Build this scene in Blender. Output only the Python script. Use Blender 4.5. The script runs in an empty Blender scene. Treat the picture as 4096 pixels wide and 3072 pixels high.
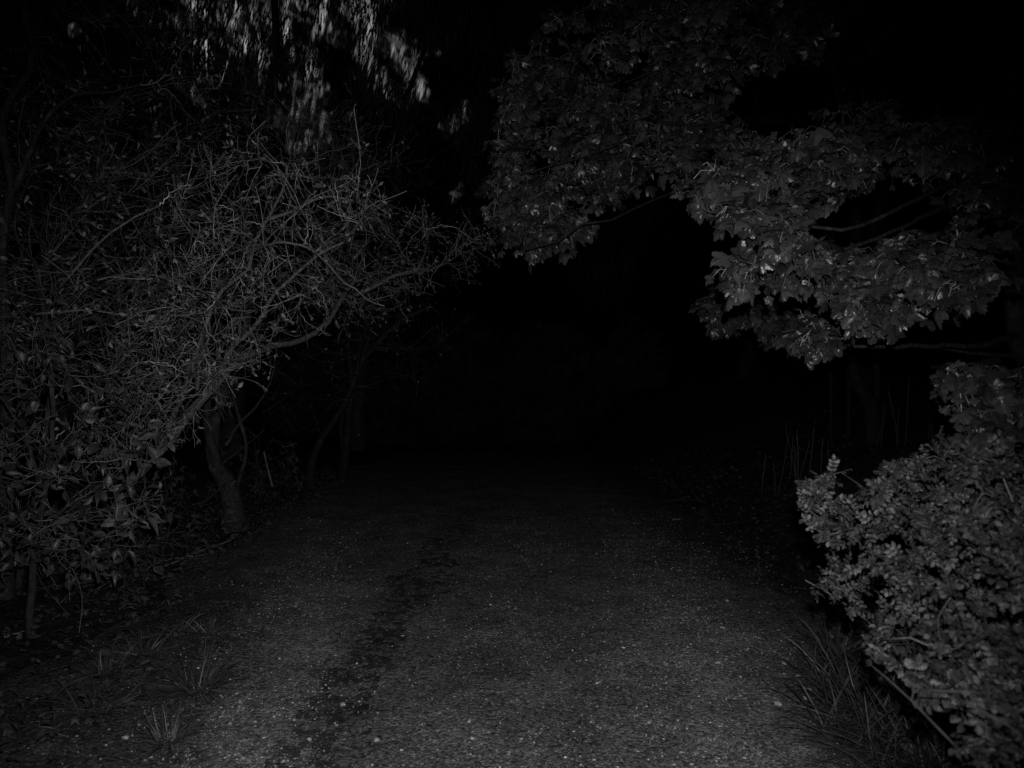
import bpy, math
import numpy as np
from mathutils import Vector

rng = np.random.default_rng(11)
S = bpy.context.scene
COL = S.collection

# ------------------------------------------------------------------ camera
CAMZ, LENS, PITCH = 1.5, 26.0, -1.5
FPX = 1024 * LENS / 36.0
cam = bpy.data.cameras.new("camera"); cam.lens = LENS; cam.sensor_width = 36; cam.clip_start = 0.05; cam.clip_end = 600
cam.dof.use_dof = True; cam.dof.focus_distance = 4.6; cam.dof.aperture_fstop = 3.4
camo = bpy.data.objects.new("camera", cam); COL.objects.link(camo)
camo.location = (0, 0, CAMZ); camo.rotation_euler = (math.radians(90 + PITCH), 0, 0)
S.camera = camo

def at(px, py, d):
    """world point seen at picture position (px, py) of 1024x768, d metres ahead"""
    u = (np.asarray(px, float) - 512) / FPX; v = (384 - np.asarray(py, float)) / FPX
    c, s = math.cos(math.radians(PITCH)), math.sin(math.radians(PITCH))
    yy = c - v * s; zz = s + v * c
    d = np.asarray(d, float)
    return np.stack([u / yy * d, d + 0 * u, CAMZ + zz / yy * d], -1)

# ------------------------------------------------------------------ night sky, flash, exposure
W = bpy.data.worlds.new("World"); S.world = W; W.use_nodes = True
nt = W.node_tree; nt.nodes.clear()
def wn(t, **k):
    n = nt.nodes.new(t)
    for a, b in k.items(): setattr(n, a, b)
    return n
wo = wn('ShaderNodeOutputWorld'); add = wn('ShaderNodeAddShader')
sky = wn('ShaderNodeTexSky', sky_type='NISHITA', sun_disc=False)
sky.sun_elevation = math.radians(-4); sky.sun_rotation = math.radians(-20)
bw = wn('ShaderNodeRGBToBW')
bg1 = wn('ShaderNodeBackground'); bg1.inputs[1].default_value = 0.00002
bg2 = wn('ShaderNodeBackground')
tc = wn('ShaderNodeTexCoord')
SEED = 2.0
# painted glow lobes and slanted streaks imitate shake-smeared sky light in the black sky
GLOW_LOBES = [(-0.30, 1, 0.53, 0.0, 9.0, 1.15), (-0.25, 1, 0.43, 0.0, 5.4, 0.8), (-0.115, 1, 0.37, 0.0, 3.6, 0.6), (-0.455, 1, 0.45, 0.0, 3.4, 0.5)]
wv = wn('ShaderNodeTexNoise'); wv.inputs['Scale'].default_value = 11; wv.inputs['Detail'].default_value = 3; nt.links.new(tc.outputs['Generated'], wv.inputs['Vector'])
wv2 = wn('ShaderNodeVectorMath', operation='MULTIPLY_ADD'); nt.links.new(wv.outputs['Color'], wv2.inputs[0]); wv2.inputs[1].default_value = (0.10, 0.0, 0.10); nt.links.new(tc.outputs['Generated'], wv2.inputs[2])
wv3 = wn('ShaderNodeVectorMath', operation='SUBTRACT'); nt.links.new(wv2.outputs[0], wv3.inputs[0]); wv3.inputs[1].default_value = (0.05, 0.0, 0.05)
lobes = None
for lx, ly, lz, r0, r1, g_ in GLOW_LOBES:
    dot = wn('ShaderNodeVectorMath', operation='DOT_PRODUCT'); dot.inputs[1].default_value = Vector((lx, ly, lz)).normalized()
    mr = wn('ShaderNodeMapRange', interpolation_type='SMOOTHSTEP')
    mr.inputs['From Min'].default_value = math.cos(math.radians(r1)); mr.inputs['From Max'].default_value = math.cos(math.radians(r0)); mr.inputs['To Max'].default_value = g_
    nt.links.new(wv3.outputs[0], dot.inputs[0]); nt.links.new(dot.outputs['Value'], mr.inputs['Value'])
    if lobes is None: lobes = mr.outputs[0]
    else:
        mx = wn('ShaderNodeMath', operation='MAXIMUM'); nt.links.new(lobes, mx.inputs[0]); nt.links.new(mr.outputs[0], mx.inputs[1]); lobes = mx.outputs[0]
def wm(op, a, b):
    x = wn('ShaderNodeMath', operation=op)
    for q, inp in ((a, x.inputs[0]), (b, x.inputs[1])):
        if hasattr(q, 'is_output'): nt.links.new(q, inp)
        else: inp.default_value = q
    return x.outputs[0]
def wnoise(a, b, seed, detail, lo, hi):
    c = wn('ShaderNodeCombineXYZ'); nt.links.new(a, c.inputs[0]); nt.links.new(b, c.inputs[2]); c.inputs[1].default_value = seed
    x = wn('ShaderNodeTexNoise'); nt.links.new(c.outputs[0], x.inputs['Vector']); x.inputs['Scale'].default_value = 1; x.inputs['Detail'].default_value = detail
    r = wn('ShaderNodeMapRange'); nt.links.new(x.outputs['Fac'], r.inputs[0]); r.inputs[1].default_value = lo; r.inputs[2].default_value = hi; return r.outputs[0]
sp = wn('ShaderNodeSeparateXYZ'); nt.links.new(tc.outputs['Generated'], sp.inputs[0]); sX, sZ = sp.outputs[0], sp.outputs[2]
streak = wnoise(wm('MULTIPLY', wm('SUBTRACT', sX, wm('MULTIPLY', sZ, 0.24)), 160.0), wm('MULTIPLY', sZ, 44.0), 1.3, 2, 0.49, 0.80)
cross_streak = wnoise(wm('MULTIPLY', sX, 26.0), wm('MULTIPLY', wm('ADD', sZ, wm('MULTIPLY', sX, 0.38)), 95.0), 5.1, 2, 0.52, 0.85)
streak_breaks = wnoise(wm('MULTIPLY', wm('SUBTRACT', sX, wm('MULTIPLY', sZ, 0.18)), 38.0), wm('MULTIPLY', wm('ADD', sZ, wm('MULTIPLY', sX, 0.3)), 30.0), SEED, 2, 0.36, 0.62)
smear_glow = wm('MULTIPLY', wm('ADD', wm('MAXIMUM', streak, wm('MULTIPLY', cross_streak, 0.30)), 0.015), streak_breaks)
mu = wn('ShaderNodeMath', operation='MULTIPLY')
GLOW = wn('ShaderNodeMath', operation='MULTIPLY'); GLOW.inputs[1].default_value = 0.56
L = nt.links.new
L(sky.outputs[0], bw.inputs[0]); L(bw.outputs[0], bg1.inputs[0])
L(lobes, mu.inputs[0]); L(smear_glow, mu.inputs[1]); L(mu.outputs[0], GLOW.inputs[0])
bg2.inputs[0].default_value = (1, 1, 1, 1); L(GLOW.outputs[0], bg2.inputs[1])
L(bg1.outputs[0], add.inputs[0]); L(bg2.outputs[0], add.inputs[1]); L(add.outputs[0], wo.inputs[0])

fl = bpy.data.lights.new("camera_flash", 'SPOT')
fl.energy = 260; fl.spot_size = math.radians(90); fl.spot_blend = 1.0; fl.shadow_soft_size = 0.012
flo = bpy.data.objects.new("camera_flash", fl); COL.objects.link(flo)
flo.location = (0.04, 0.02, CAMZ + 0.12)
flo.rotation_euler = (Vector(at(462, 472, 5.0)) - flo.location).to_track_quat('-Z', 'Y').to_euler()

S.view_settings.view_transform = 'Standard'; S.view_settings.look = 'None'
S.view_settings.exposure = 0; S.view_settings.gamma = 1
S.cycles.max_bounces = 3; S.cycles.diffuse_bounces = 2; S.cycles.glossy_bounces = 1
S.cycles.use_denoising = False; S.cycles.sample_clamp_direct = 1.5; S.cycles.sample_clamp_indirect = 1.0

# ------------------------------------------------------------------ materials (the photograph is black and white)
class NB:
    def __init__(s, name):
        s.m = bpy.data.materials.new(name); s.m.use_nodes = True; s.t = s.m.node_tree
        s.b = s.t.nodes['Principled BSDF']; s.o = s.t.nodes['Material Output']
    def n(s, t, **k):
        x = s.t.nodes.new(t)
        for a, b in k.items(): setattr(x, a, b)
        return x
    def l(s, a, b): s.t.links.new(a, b)
    def val(s, x, inp):
        if hasattr(x, 'is_output'): s.l(x, inp)
        else: inp.default_value = x
    def math(s, op, a, b=0.0, c=None):
        x = s.n('ShaderNodeMath', operation=op); s.val(a, x.inputs[0]); s.val(b, x.inputs[1])
        if c is not None: s.val(c, x.inputs[2])
        return x.outputs[0]
    def rng(s, v, a, b, c, d):
        x = s.n('ShaderNodeMapRange'); s.l(v, x.inputs[0])
        for i, q in enumerate((a, b, c, d)): s.val(q, x.inputs[i + 1])
        return x.outputs[0]
    def mix(s, f, a, b):
        x = s.n('ShaderNodeMix'); s.val(f, x.inputs[0]); s.val(a, x.inputs[2]); s.val(b, x.inputs[3]); return x.outputs[0]
    def noise(s, vec, scale, detail=3, rough=0.55):
        x = s.n('ShaderNodeTexNoise'); s.l(vec, x.inputs['Vector']); x.inputs['Scale'].default_value = scale
        x.inputs['Detail'].default_value = detail; x.inputs['Roughness'].default_value = rough; return x.outputs['Fac']
    def vor(s, vec, scale, feature='F1'):
        x = s.n('ShaderNodeTexVoronoi', feature=feature); s.l(vec, x.inputs['Vector']); x.inputs['Scale'].default_value = scale; return x
    def bump(s, h, st, dist=0.01):
        x = s.n('ShaderNodeBump'); s.l(h, x.inputs['Height']); x.inputs['Strength'].default_value = st; x.inputs['Distance'].default_value = dist
        s.l(x.outputs[0], s.b.inputs['Normal'])
    def base(s, v): s.l(v, s.b.inputs['Base Color'])
    def fin(s, rough, spec=0.5):
        s.val(rough, s.b.inputs['Roughness']); s.b.inputs['Specular IOR Level'].default_value = spec; return s.m

def bark_mat(name, lo, hi, lichen, ringy=True):
    k = NB(name); p = k.n('ShaderNodeTexCoord').outputs['Object']
    mp = k.n('ShaderNodeMapping'); mp.inputs['Scale'].default_value = (22, 22, 7); k.l(p, mp.inputs[0])
    n1 = k.noise(mp.outputs[0], 2.2, 5, 0.65); n2 = k.noise(p, 9, 4); n3 = k.noise(p, 70, 2)
    c = k.rng(n1, 0.3, 0.72, lo, hi)
    c = k.mix(k.rng(n2, 0.56, 0.66, 0, 0.8), c, lichen)
    c = k.math('MULTIPLY', c, k.rng(n3, 0.25, 0.75, 0.7, 1.3))
    k.base(c); k.bump(n1, 0.7, 0.02); return k.fin(0.75, 0.25)

def twig_mat(name, lo, hi):
    k = NB(name); p = k.n('ShaderNodeTexCoord').outputs['Object']
    n = k.noise(p, 5, 3); n2 = k.noise(p, 60, 2)
    a = k.n('ShaderNodeAttribute', attribute_name='rnd').outputs['Fac']
    c = k.math('MULTIPLY', k.rng(n, 0.3, 0.7, lo, hi), k.rng(n2, 0.3, 0.7, 0.7, 1.35))
    c = k.math('MULTIPLY', c, k.rng(k.math('POWER', a, 1.8), 0, 1, 0.32, 2.3)); k.base(c); return k.fin(0.6, 0.35)

def leaf_mat(name, lo, hi, under, rough, spots=True, veins=True, spec=0.5):
    k = NB(name); uv = k.n('ShaderNodeUVMap').outputs[0]
    a = k.n('ShaderNodeAttribute', attribute_name='rnd').outputs['Fac']
    c = k.rng(a, 0, 1, lo, hi)
    sx = k.n('ShaderNodeSeparateXYZ'); k.l(uv, sx.inputs[0])
    off = k.n('ShaderNodeCombineXYZ'); k.l(k.math('MULTIPLY', a, 37.0), off.inputs[2])
    ad = k.n('ShaderNodeVectorMath', operation='ADD'); k.l(uv, ad.inputs[0]); k.l(off.outputs[0], ad.inputs[1])
    n = k.noise(ad.outputs[0], 5, 4); c = k.math('MULTIPLY', c, k.rng(n, 0.3, 0.7, 0.72, 1.28))
    if veins:
        ab = k.math('ABSOLUTE', sx.outputs[0])
        w = k.math('SINE', k.math('MULTIPLY', k.math('SUBTRACT', sx.outputs[1], k.math('MULTIPLY', ab, 0.75)), 34.0))
        vn = k.math('MAXIMUM', k.rng(ab, 0.012, 0.03, 1, 0), k.rng(w, 0.86, 1.0, 0, 0.55))
        c = k.mix(k.math('MULTIPLY', vn, 0.55), c, k.math('MULTIPLY', c, 1.9))
    if spots:
        v = k.vor(ad.outputs[0], 4.2)
        big = k.rng(v.outputs['Color'], 0.45, 0.5, 0, 1)
        sp = k.math('MULTIPLY', k.rng(v.outputs['Distance'], 0.17, 0.24, 1, 0), big)
        c = k.mix(k.math('MULTIPLY', sp, 0.93), c, 0.012)
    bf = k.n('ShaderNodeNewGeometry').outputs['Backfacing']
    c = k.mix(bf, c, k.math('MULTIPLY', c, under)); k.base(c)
    k.bump(n, 0.25, 0.01); return k.fin(rough, spec)

M_bark = bark_mat("grey_bark", 0.10, 0.24, 0.34)
M_bark_dark = bark_mat("dark_bark", 0.024, 0.066, 0.10)
M_bark_black = bark_mat("black_bark", 0.012, 0.034, 0.05)  # darkest bark tone, for stems standing farther back
M_twig = twig_mat("grey_twig", 0.17, 0.40)
M_twig_pale = twig_mat("lichened_twig", 0.30, 0.55)
M_twig_dark = twig_mat("dark_twig", 0.05, 0.13)
M_twig_mid = twig_mat("brown_twig", 0.09, 0.21)
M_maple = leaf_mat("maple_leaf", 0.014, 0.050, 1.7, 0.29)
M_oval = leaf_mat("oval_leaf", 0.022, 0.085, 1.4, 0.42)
M_small = leaf_mat("glint_leaf", 0.07, 0.32, 1.2, 0.42)  # paler tone stands in for bright glints on the small hedge leaves
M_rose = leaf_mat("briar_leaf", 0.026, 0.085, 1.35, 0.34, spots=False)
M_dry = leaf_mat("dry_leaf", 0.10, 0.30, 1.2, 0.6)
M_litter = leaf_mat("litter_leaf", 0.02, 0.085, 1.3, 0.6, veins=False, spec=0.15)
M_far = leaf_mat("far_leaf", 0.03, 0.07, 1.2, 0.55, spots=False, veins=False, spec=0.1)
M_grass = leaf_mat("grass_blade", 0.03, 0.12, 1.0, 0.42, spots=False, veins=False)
M_straw = leaf_mat("dry_stalk", 0.06, 0.15, 1.0, 0.6, spots=False, veins=False)

def stone_mat(name, lo, hi):
    k = NB(name); p = k.n('ShaderNodeTexCoord').outputs['Object']
    a = k.n('ShaderNodeAttribute', attribute_name='rnd').outputs['Fac']
    c = k.math('MULTIPLY', k.rng(k.math('POWER', a, 2.2), 0, 1, lo, hi), k.rng(k.noise(p, 130, 3), 0.3, 0.7, 0.75, 1.25))
    k.base(c); return k.fin(0.45, 0.5)
M_peb = stone_mat("gravel_stone", 0.10, 0.72)
M_stone = stone_mat("pale_flint", 0.42, 0.62)

def path_mat():
    k = NB("gravel_path"); p = k.n('ShaderNodeTexCoord').outputs['Object']
    sx = k.n('ShaderNodeSeparateXYZ'); k.l(p, sx.inputs[0]); X, Y = sx.outputs[0], sx.outputs[1]
    v1 = k.vor(p, 78); v2 = k.vor(p, 210); v3 = k.vor(p, 42)
    big = k.noise(p, 0.9, 4); mid = k.noise(p, 5.5, 5, 0.65); fine = k.noise(p, 40, 3)
    soil = k.rng(mid, 0.3, 0.72, 0.11, 0.19)
    s1 = k.rng(v1.outputs['Color'], 0.0, 1.0, 0.28, 1.8)
    s2 = k.rng(v2.outputs['Color'], 0.0, 1.0, 0.4, 1.65)
    c = k.math('MULTIPLY', soil, k.math('MULTIPLY', s1, s2))
    br = k.math('MULTIPLY', k.rng(v1.outputs['Color'], 0.80, 0.9, 0, 1), k.rng(v1.outputs['Distance'], 0.25, 0.5, 1, 0))
    patch = k.rng(big, 0.38, 0.62, 0.25, 1)
    c = k.mix(k.math('MULTIPLY', br, k.math('MULTIPLY', patch, 0.85)), c, 0.62)
    br3 = k.math('MULTIPLY', k.rng(v3.outputs['Color'], 0.93, 0.97, 0, 1), k.rng(v3.outputs['Distance'], 0.2, 0.34, 1, 0))
    c = k.mix(k.math('MULTIPLY', br3, 0.8), c, 0.6)
    # moss growing between the wheel tracks
    def strip(cx, drift, w, y0, y1):
        q = k.math('SUBTRACT', X, k.math('ADD', cx, k.math('MULTIPLY', Y, drift)))
        q = k.math('ADD', q, k.math('MULTIPLY', k.math('SUBTRACT', k.noise(p, 1.6, 3), 0.5), 0.5))
        q = k.rng(k.math('ABSOLUTE', q), w * 0.25, w, 1, 0)
        q = k.math('MULTIPLY', q, k.rng(Y, y0, y1, 0, 1))
        return q
    m1 = k.math('MULTIPLY', strip(-1.03, 0.075, 0.38, 0.5, 1.0), k.rng(Y, 5.0, 9.0, 1.0, 0.6))
    m2 = k.math('MULTIPLY', strip(0.16, 0.02, 0.30, 1.0, 1.5), k.rng(Y, 3.2, 4.6, 0.62, 0.0))
    mm = k.math('MAXIMUM', m1, m2)
    pt = k.math('ADD', k.math('MULTIPLY', mid, 0.45), k.math('ADD', k.math('MULTIPLY', k.noise(p, 13, 5, 0.7), 0.7), k.math('MULTIPLY', fine, 0.25)))
    mask = k.rng(k.math('ADD', k.math('MULTIPLY', mm, 0.29), pt), 0.935, 1.0, 0, 1)
    c = k.mix(k.math('MULTIPLY', mask, 0.86), c, k.rng(fine, 0.3, 0.7, 0.012, 0.05))
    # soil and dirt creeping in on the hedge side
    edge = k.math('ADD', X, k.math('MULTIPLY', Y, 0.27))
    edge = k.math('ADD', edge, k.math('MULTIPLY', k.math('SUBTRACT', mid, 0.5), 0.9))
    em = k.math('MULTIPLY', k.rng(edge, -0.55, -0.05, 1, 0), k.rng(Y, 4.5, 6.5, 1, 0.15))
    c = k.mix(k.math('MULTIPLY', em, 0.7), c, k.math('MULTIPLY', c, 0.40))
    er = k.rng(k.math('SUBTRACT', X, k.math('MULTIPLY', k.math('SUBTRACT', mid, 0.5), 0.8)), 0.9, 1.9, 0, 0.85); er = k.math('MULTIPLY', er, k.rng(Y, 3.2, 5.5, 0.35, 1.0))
    c = k.mix(er, c, k.math('MULTIPLY', c, 0.25))  # right verge: bank litter, and distance dimming painted into the colour
    def band(cx, drift, w):
        q = k.math('ABSOLUTE', k.math('SUBTRACT', X, k.math('ADD', cx, k.math('MULTIPLY', Y, drift)))); return k.rng(q, w * 0.2, w, 1, 0)
    bd = k.math('MULTIPLY', k.math('MAXIMUM', band(-0.70, -0.13, 0.5), band(0.55, 0.13, 0.65)), k.rng(Y, 4.0, 5.5, 1, 0))
    c = k.math('MULTIPLY', c, k.math('ADD', 0.9, k.math('MULTIPLY', bd, 0.6)))
    c = k.math('MULTIPLY', c, k.rng(k.noise(p, 2.3, 4), 0.3, 0.7, 0.72, 1.22)); k.base(c)
    h = k.math('ADD', k.math('MULTIPLY', v1.outputs['Distance'], -0.6), k.math('MULTIPLY', fine, 0.6))
    k.bump(h, 0.55, 0.012); return k.fin(0.9, 0.06)

def soil_mat():
    k = NB("woodland_soil"); p = k.n('ShaderNodeTexCoord').outputs['Object']
    a = k.noise(p, 6, 5, 0.7); b = k.noise(p, 45, 3); v = k.vor(p, 26)
    c = k.math('MULTIPLY', k.rng(a, 0.3, 0.7, 0.018, 0.055), k.rng(v.outputs['Color'], 0, 1, 0.5, 1.6))
    sp = k.math('MULTIPLY', k.rng(v.outputs['Color'], 0.93, 0.96, 0, 1), k.rng(v.outputs['Distance'], 0.15, 0.3, 1, 0))
    c = k.mix(k.math('MULTIPLY', sp, 0.6), c, 0.25)
    k.base(c); k.bump(k.math('ADD', a, b), 0.8, 0.03); return k.fin(0.9, 0.05)
M_path, M_soil = path_mat(), soil_mat()

# ------------------------------------------------------------------ mesh helpers
def norm(a): return a / np.maximum(np.linalg.norm(a, axis=-1, keepdims=True), 1e-9)

def make_obj(name, V, F, mat, parent=None, smooth=True, rnd=None, uv=None):
    V = np.ascontiguousarray(V, np.float32).reshape(-1, 3)
    if parent is not None: V = V - np.array(parent.location, np.float32)
    me = bpy.data.meshes.new(name)
    F = [np.asarray(f, np.int32) for f in (F if isinstance(F, list) else [F])]
    loops = np.concatenate([f.ravel() for f in F]); tot = np.concatenate([np.full(len(f), f.shape[1], np.int32) for f in F])
    me.vertices.add(len(V)); me.vertices.foreach_set('co', V.ravel())
    me.loops.add(len(loops)); me.loops.foreach_set('vertex_index', loops)
    me.polygons.add(len(tot)); me.polygons.foreach_set('loop_start', np.concatenate([[0], np.cumsum(tot)[:-1]]).astype(np.int32))
    me.polygons.foreach_set('loop_total', tot)
    me.polygons.foreach_set('use_smooth', np.full(len(tot), smooth))
    if rnd is not None:
        at_ = me.attributes.new('rnd', 'FLOAT', 'POINT'); at_.data.foreach_set('value', np.ascontiguousarray(rnd, np.float32))
    if uv is not None:
        ul = me.uv_layers.new(name='UVMap'); ul.data.foreach_set('uv', np.ascontiguousarray(uv[loops], np.float32).ravel())
    me.update(calc_edges=True); me.validate()
    me.materials.append(mat)
    o = bpy.data.objects.new(name, me); COL.objects.link(o)
    if parent is not None: o.parent = parent
    if parent is not None and name in ('twigs', 'branchlets', 'leaves', 'broad_leaves'): o['kind'] = 'stuff'
    return o

def tag(o, label, cat, group=None):
    o['label'] = label; o['category'] = cat
    if group: o['group'] = group
    return o

def thing(name, label, cat, loc, group=None):
    o = bpy.data.objects.new(name, None); o.empty_display_size = 0.1; COL.objects.link(o)
    o.location = tuple(float(c) for c in loc); return tag(o, label, cat, group)

def resample(pts, n, smooth=True):
    pts = np.asarray(pts, float)
    s = np.concatenate([[0], np.cumsum(np.linalg.norm(np.diff(pts, axis=0), axis=1))])
    t = np.linspace(0, s[-1], n)
    if smooth and len(pts) > 2:
        tan = np.gradient(pts, s, axis=0); i = np.clip(np.searchsorted(s, t) - 1, 0, len(s) - 2)
        h = (s[i + 1] - s[i])[:, None]; u = ((t - s[i])[:, None]) / h
        return ((2*u**3-3*u**2+1)*pts[i] + (u**3-2*u**2+u)*h*tan[i] + (-2*u**3+3*u**2)*pts[i+1] + (u**3-u**2)*h*tan[i+1])
    return np.stack([np.interp(t, s, pts[:, j]) for j in range(3)], 1)

def tubes(P, R, sides=4, lump=0.0):
    """P [N,m,3], R [N,m] -> vertices and quads"""
    N, m, _ = P.shape
    T = norm(np.gradient(P, axis=1)); ref = np.where(np.abs(T.mean(1)[:, None, 2:3]) > 0.8, np.array([1., 0, 0]), np.array([0, 0, 1.]))
    A = norm(np.cross(T, ref)); B = np.cross(T, A)
    th = np.arange(sides) * 2 * math.pi / sides
    rr = R[:, :, None] * np.ones(sides)
    if lump: rr = rr * (1 + lump * rng.standard_normal(rr.shape))
    V = P[:, :, None] + rr[..., None] * (np.cos(th)[:, None] * A[:, :, None] + np.sin(th)[:, None] * B[:, :, None])
    idx = np.arange(N * m * sides).reshape(N, m, sides); nx = np.roll(idx, -1, 2)
    F = np.stack([idx[:, :-1], nx[:, :-1], nx[:, 1:], idx[:, 1:]], -1).reshape(-1, 4)
    return V.reshape(-1, 3), F, np.repeat(rng.random(N), m * sides)

def merge(parts):
    V, F, K, o = [], [], [], 0
    for v, f, k in parts: V.append(v); F.append(f + o); K.append(k); o += len(v)
    return np.concatenate(V), F, np.concatenate(K)

def spawn(P, R, N, length, ang=(35, 75), tmin=0.1, tmax=1.0, m=6, wig=0.25, trop=(0, 0, 0.1), rr=(0.55, 0.35), flat=1.0, rmax=0.004, taper=0.5):
    """N side shoots grown off the polylines P"""
    seg = np.linalg.norm(np.diff(P, axis=1), axis=2).sum(1)
    p = rng.choice(len(P), N, p=seg / seg.sum()); n = P.shape[1]
    t = rng.uniform(tmin, tmax, N); f = t * (n - 1); i = np.clip(f.astype(int), 0, n - 2); u = (f - i)[:, None]
    pos = P[p, i] * (1 - u) + P[p, i + 1] * u; T = norm(P[p, i + 1] - P[p, i])
    r0 = np.minimum((R[p, i] * (1 - u[:, 0]) + R[p, i + 1] * u[:, 0]) * rr[0], rmax)
    q = rng.standard_normal((N, 3)); q = q - (q * T).sum(1, keepdims=True) * T; q[:, 2] *= flat; q = norm(q)
    a = np.radians(rng.uniform(*ang, N))[:, None]; d = norm(np.cos(a) * T + np.sin(a) * q)
    ln = length * rng.uniform(0.4, 1.3, N) * (1 - taper * t); st = (ln / (m - 1))[:, None]
    out = [pos]
    for k in range(m - 1):
        d = norm(d + wig * rng.standard_normal((N, 3)) + np.array(trop)); out.append(out[-1] + d * st)
    return np.stack(out, 1), r0[:, None] * np.linspace(1, rr[1], m)[None]

def in_poly(x, y, poly):
    poly = np.asarray(poly, float); c = np.zeros(x.shape, bool); j = len(poly) - 1
    for i in range(len(poly)):
        xi, yi = poly[i]; xj, yj = poly[j]
        if yi != yj: c ^= ((yi > y) != (yj > y)) & (x < (xj - xi) * (y - yi) / (yj - yi) + xi)
        j = i
    return c

def fill(poly, N, d0, d1, dfun=None):
    """N points filling a volume whose outline is poly and whose depth runs d0..d1"""
    poly = np.asarray(poly, float); lo, hi = poly.min(0), poly.max(0); xs = np.zeros((0, 2))
    while len(xs) < N:
        q = rng.uniform(lo, hi, (N * 3, 2)); xs = np.concatenate([xs, q[in_poly(q[:, 0], q[:, 1], poly)]])
    xs = xs[:N]; d = rng.uniform(d0, d1, N)
    if dfun is not None: d = d + dfun(xs[:, 0], xs[:, 1])
    return at(xs[:, 0], xs[:, 1], d)

def grow(limbs, limbR, targets, m=9, zig=0.06, rk=0.006, rcap=0.5, sag=0.0, back=0.25):
    """branches running from the limbs (and from one another) to the target points"""
    SP = np.concatenate([l for l in limbs]); ST = np.concatenate([norm(np.gradient(l, axis=0)) for l in limbs]); SR = np.concatenate(limbR)
    d0 = np.array([np.min(((SP - t) ** 2).sum(1)) for t in targets]); outP, outR = [], []
    for t in targets[np.argsort(d0)]:
        v = t - SP; D = np.linalg.norm(v, axis=1); cosang = (v * ST).sum(1) / np.maximum(D, 1e-6)
        cost = D * (1.25 - back * cosang); i = int(np.argmin(cost)); s = SP[i]; dist = D[i]
        if dist < 0.04: continue
        c = s + ST[i] * 0.4 * dist + rng.standard_normal(3) * 0.1 * dist
        u = np.linspace(0, 1, m)[:, None]
        P = (1-u)**2 * s + 2*u*(1-u) * c + u**2 * t
        P[1:-1] += rng.standard_normal((m - 2, 3)) * zig * dist * 0.5; P[:, 2] -= sag * dist * (u[:, 0] ** 2)
        r0 = min(SR[i] * 0.75, max(0.0016, rk * (dist ** 0.7))); R = np.linspace(r0, max(0.0011, r0 * 0.38), m)
        outP.append(P); outR.append(R)
        SP = np.concatenate([SP, P[1:]]); ST = np.concatenate([ST, norm(np.gradient(P, axis=0))[1:]]); SR = np.concatenate([SR, R[1:]])
    return np.array(outP), np.array(outR)

def along(P, N, tmin=0.2, tmax=1.0):
    n = P.shape[1]; p = rng.integers(0, len(P), N); f = rng.uniform(tmin, tmax, N) * (n - 1); i = np.clip(f.astype(int), 0, n - 2); u = (f - i)[:, None]
    return P[p, i] * (1 - u) + P[p, i + 1] * u, norm(P[p, i + 1] - P[p, i])

# ------------------------------------------------------------------ leaf templates: (vertices, triangles/quads, uv)
def maple_template(droop, cup, wave, seed):
    g = np.random.default_rng(seed)
    half = [(0.05,-0.06),(0.19,-0.12),(0.33,-0.10),(0.42,-0.03),(0.40,0.05),(0.36,0.11),(0.45,0.17),(0.54,0.27),(0.56,0.37),(0.50,0.44),(0.41,0.45),(0.35,0.50),(0.27,0.46),(0.26,0.53),(0.27,0.61),(0.19,0.66),(0.15,0.74),(0.07,0.79)]
    out = np.array(half + [(0, 0.87)] + [(-x, y) for x, y in half[::-1]] + [(0, 0.0)])
    out = out * (1 + 0.05 * g.standard_normal(out.shape)); n = len(out); c = np.array([0, 0.16])
    rings = [c + (out - c) * s for s in (1.0, 0.66, 0.33)]
    xy = np.concatenate(rings + [c[None]])
    r = np.linalg.norm(xy - c, axis=1); ang = np.arctan2(xy[:, 0], xy[:, 1] - 0.05)
    z = -droop * r ** 2 + cup * np.abs(xy[:, 0]) + wave * np.cos(ang * 5.2) * r + 0.05 * g.standard_normal() * xy[:, 0]
    z[:n] += 0.035 * g.standard_normal(n)
    V = np.concatenate([xy, z[:, None]], 1); i = np.arange(n); j = (i + 1) % n
    Q = np.concatenate([np.stack([i + a * n, j + a * n, j + (a + 1) * n, i + (a + 1) * n], 1) for a in (0, 1)])
    T = np.stack([i + 2 * n, j + 2 * n, np.full(n, 3 * n)], 1)
    Q = np.concatenate([Q[:, [0, 1, 2]], Q[:, [0, 2, 3]], T])[:, ::-1]
    return V, Q, xy.copy()

def blade_template(prof, width, arch, fold, seed=0, twist=0.0):
    n = len(prof); v = np.linspace(0, 1, n); g = np.random.default_rng(seed); V = []
    for k, (a, w) in enumerate(zip(v, prof)):
        for s in (-1, -0.5, 0, 0.5, 1):
            x = s * w * width; z = -arch * a ** 2 + fold * abs(x) + twist * x * a + 0.012 * g.standard_normal() * (abs(s) == 1)
            V.append((x, a, z))
    V = np.array(V); F = []
    for k in range(n - 1):
        for c in range(4):
            b = k * 5 + c; F.append((b, b + 1, b + 6, b + 5))
    F = np.array(F); return V, np.concatenate([F[:, [0, 1, 2]], F[:, [0, 2, 3]]]), V[:, :2].copy()

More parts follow.
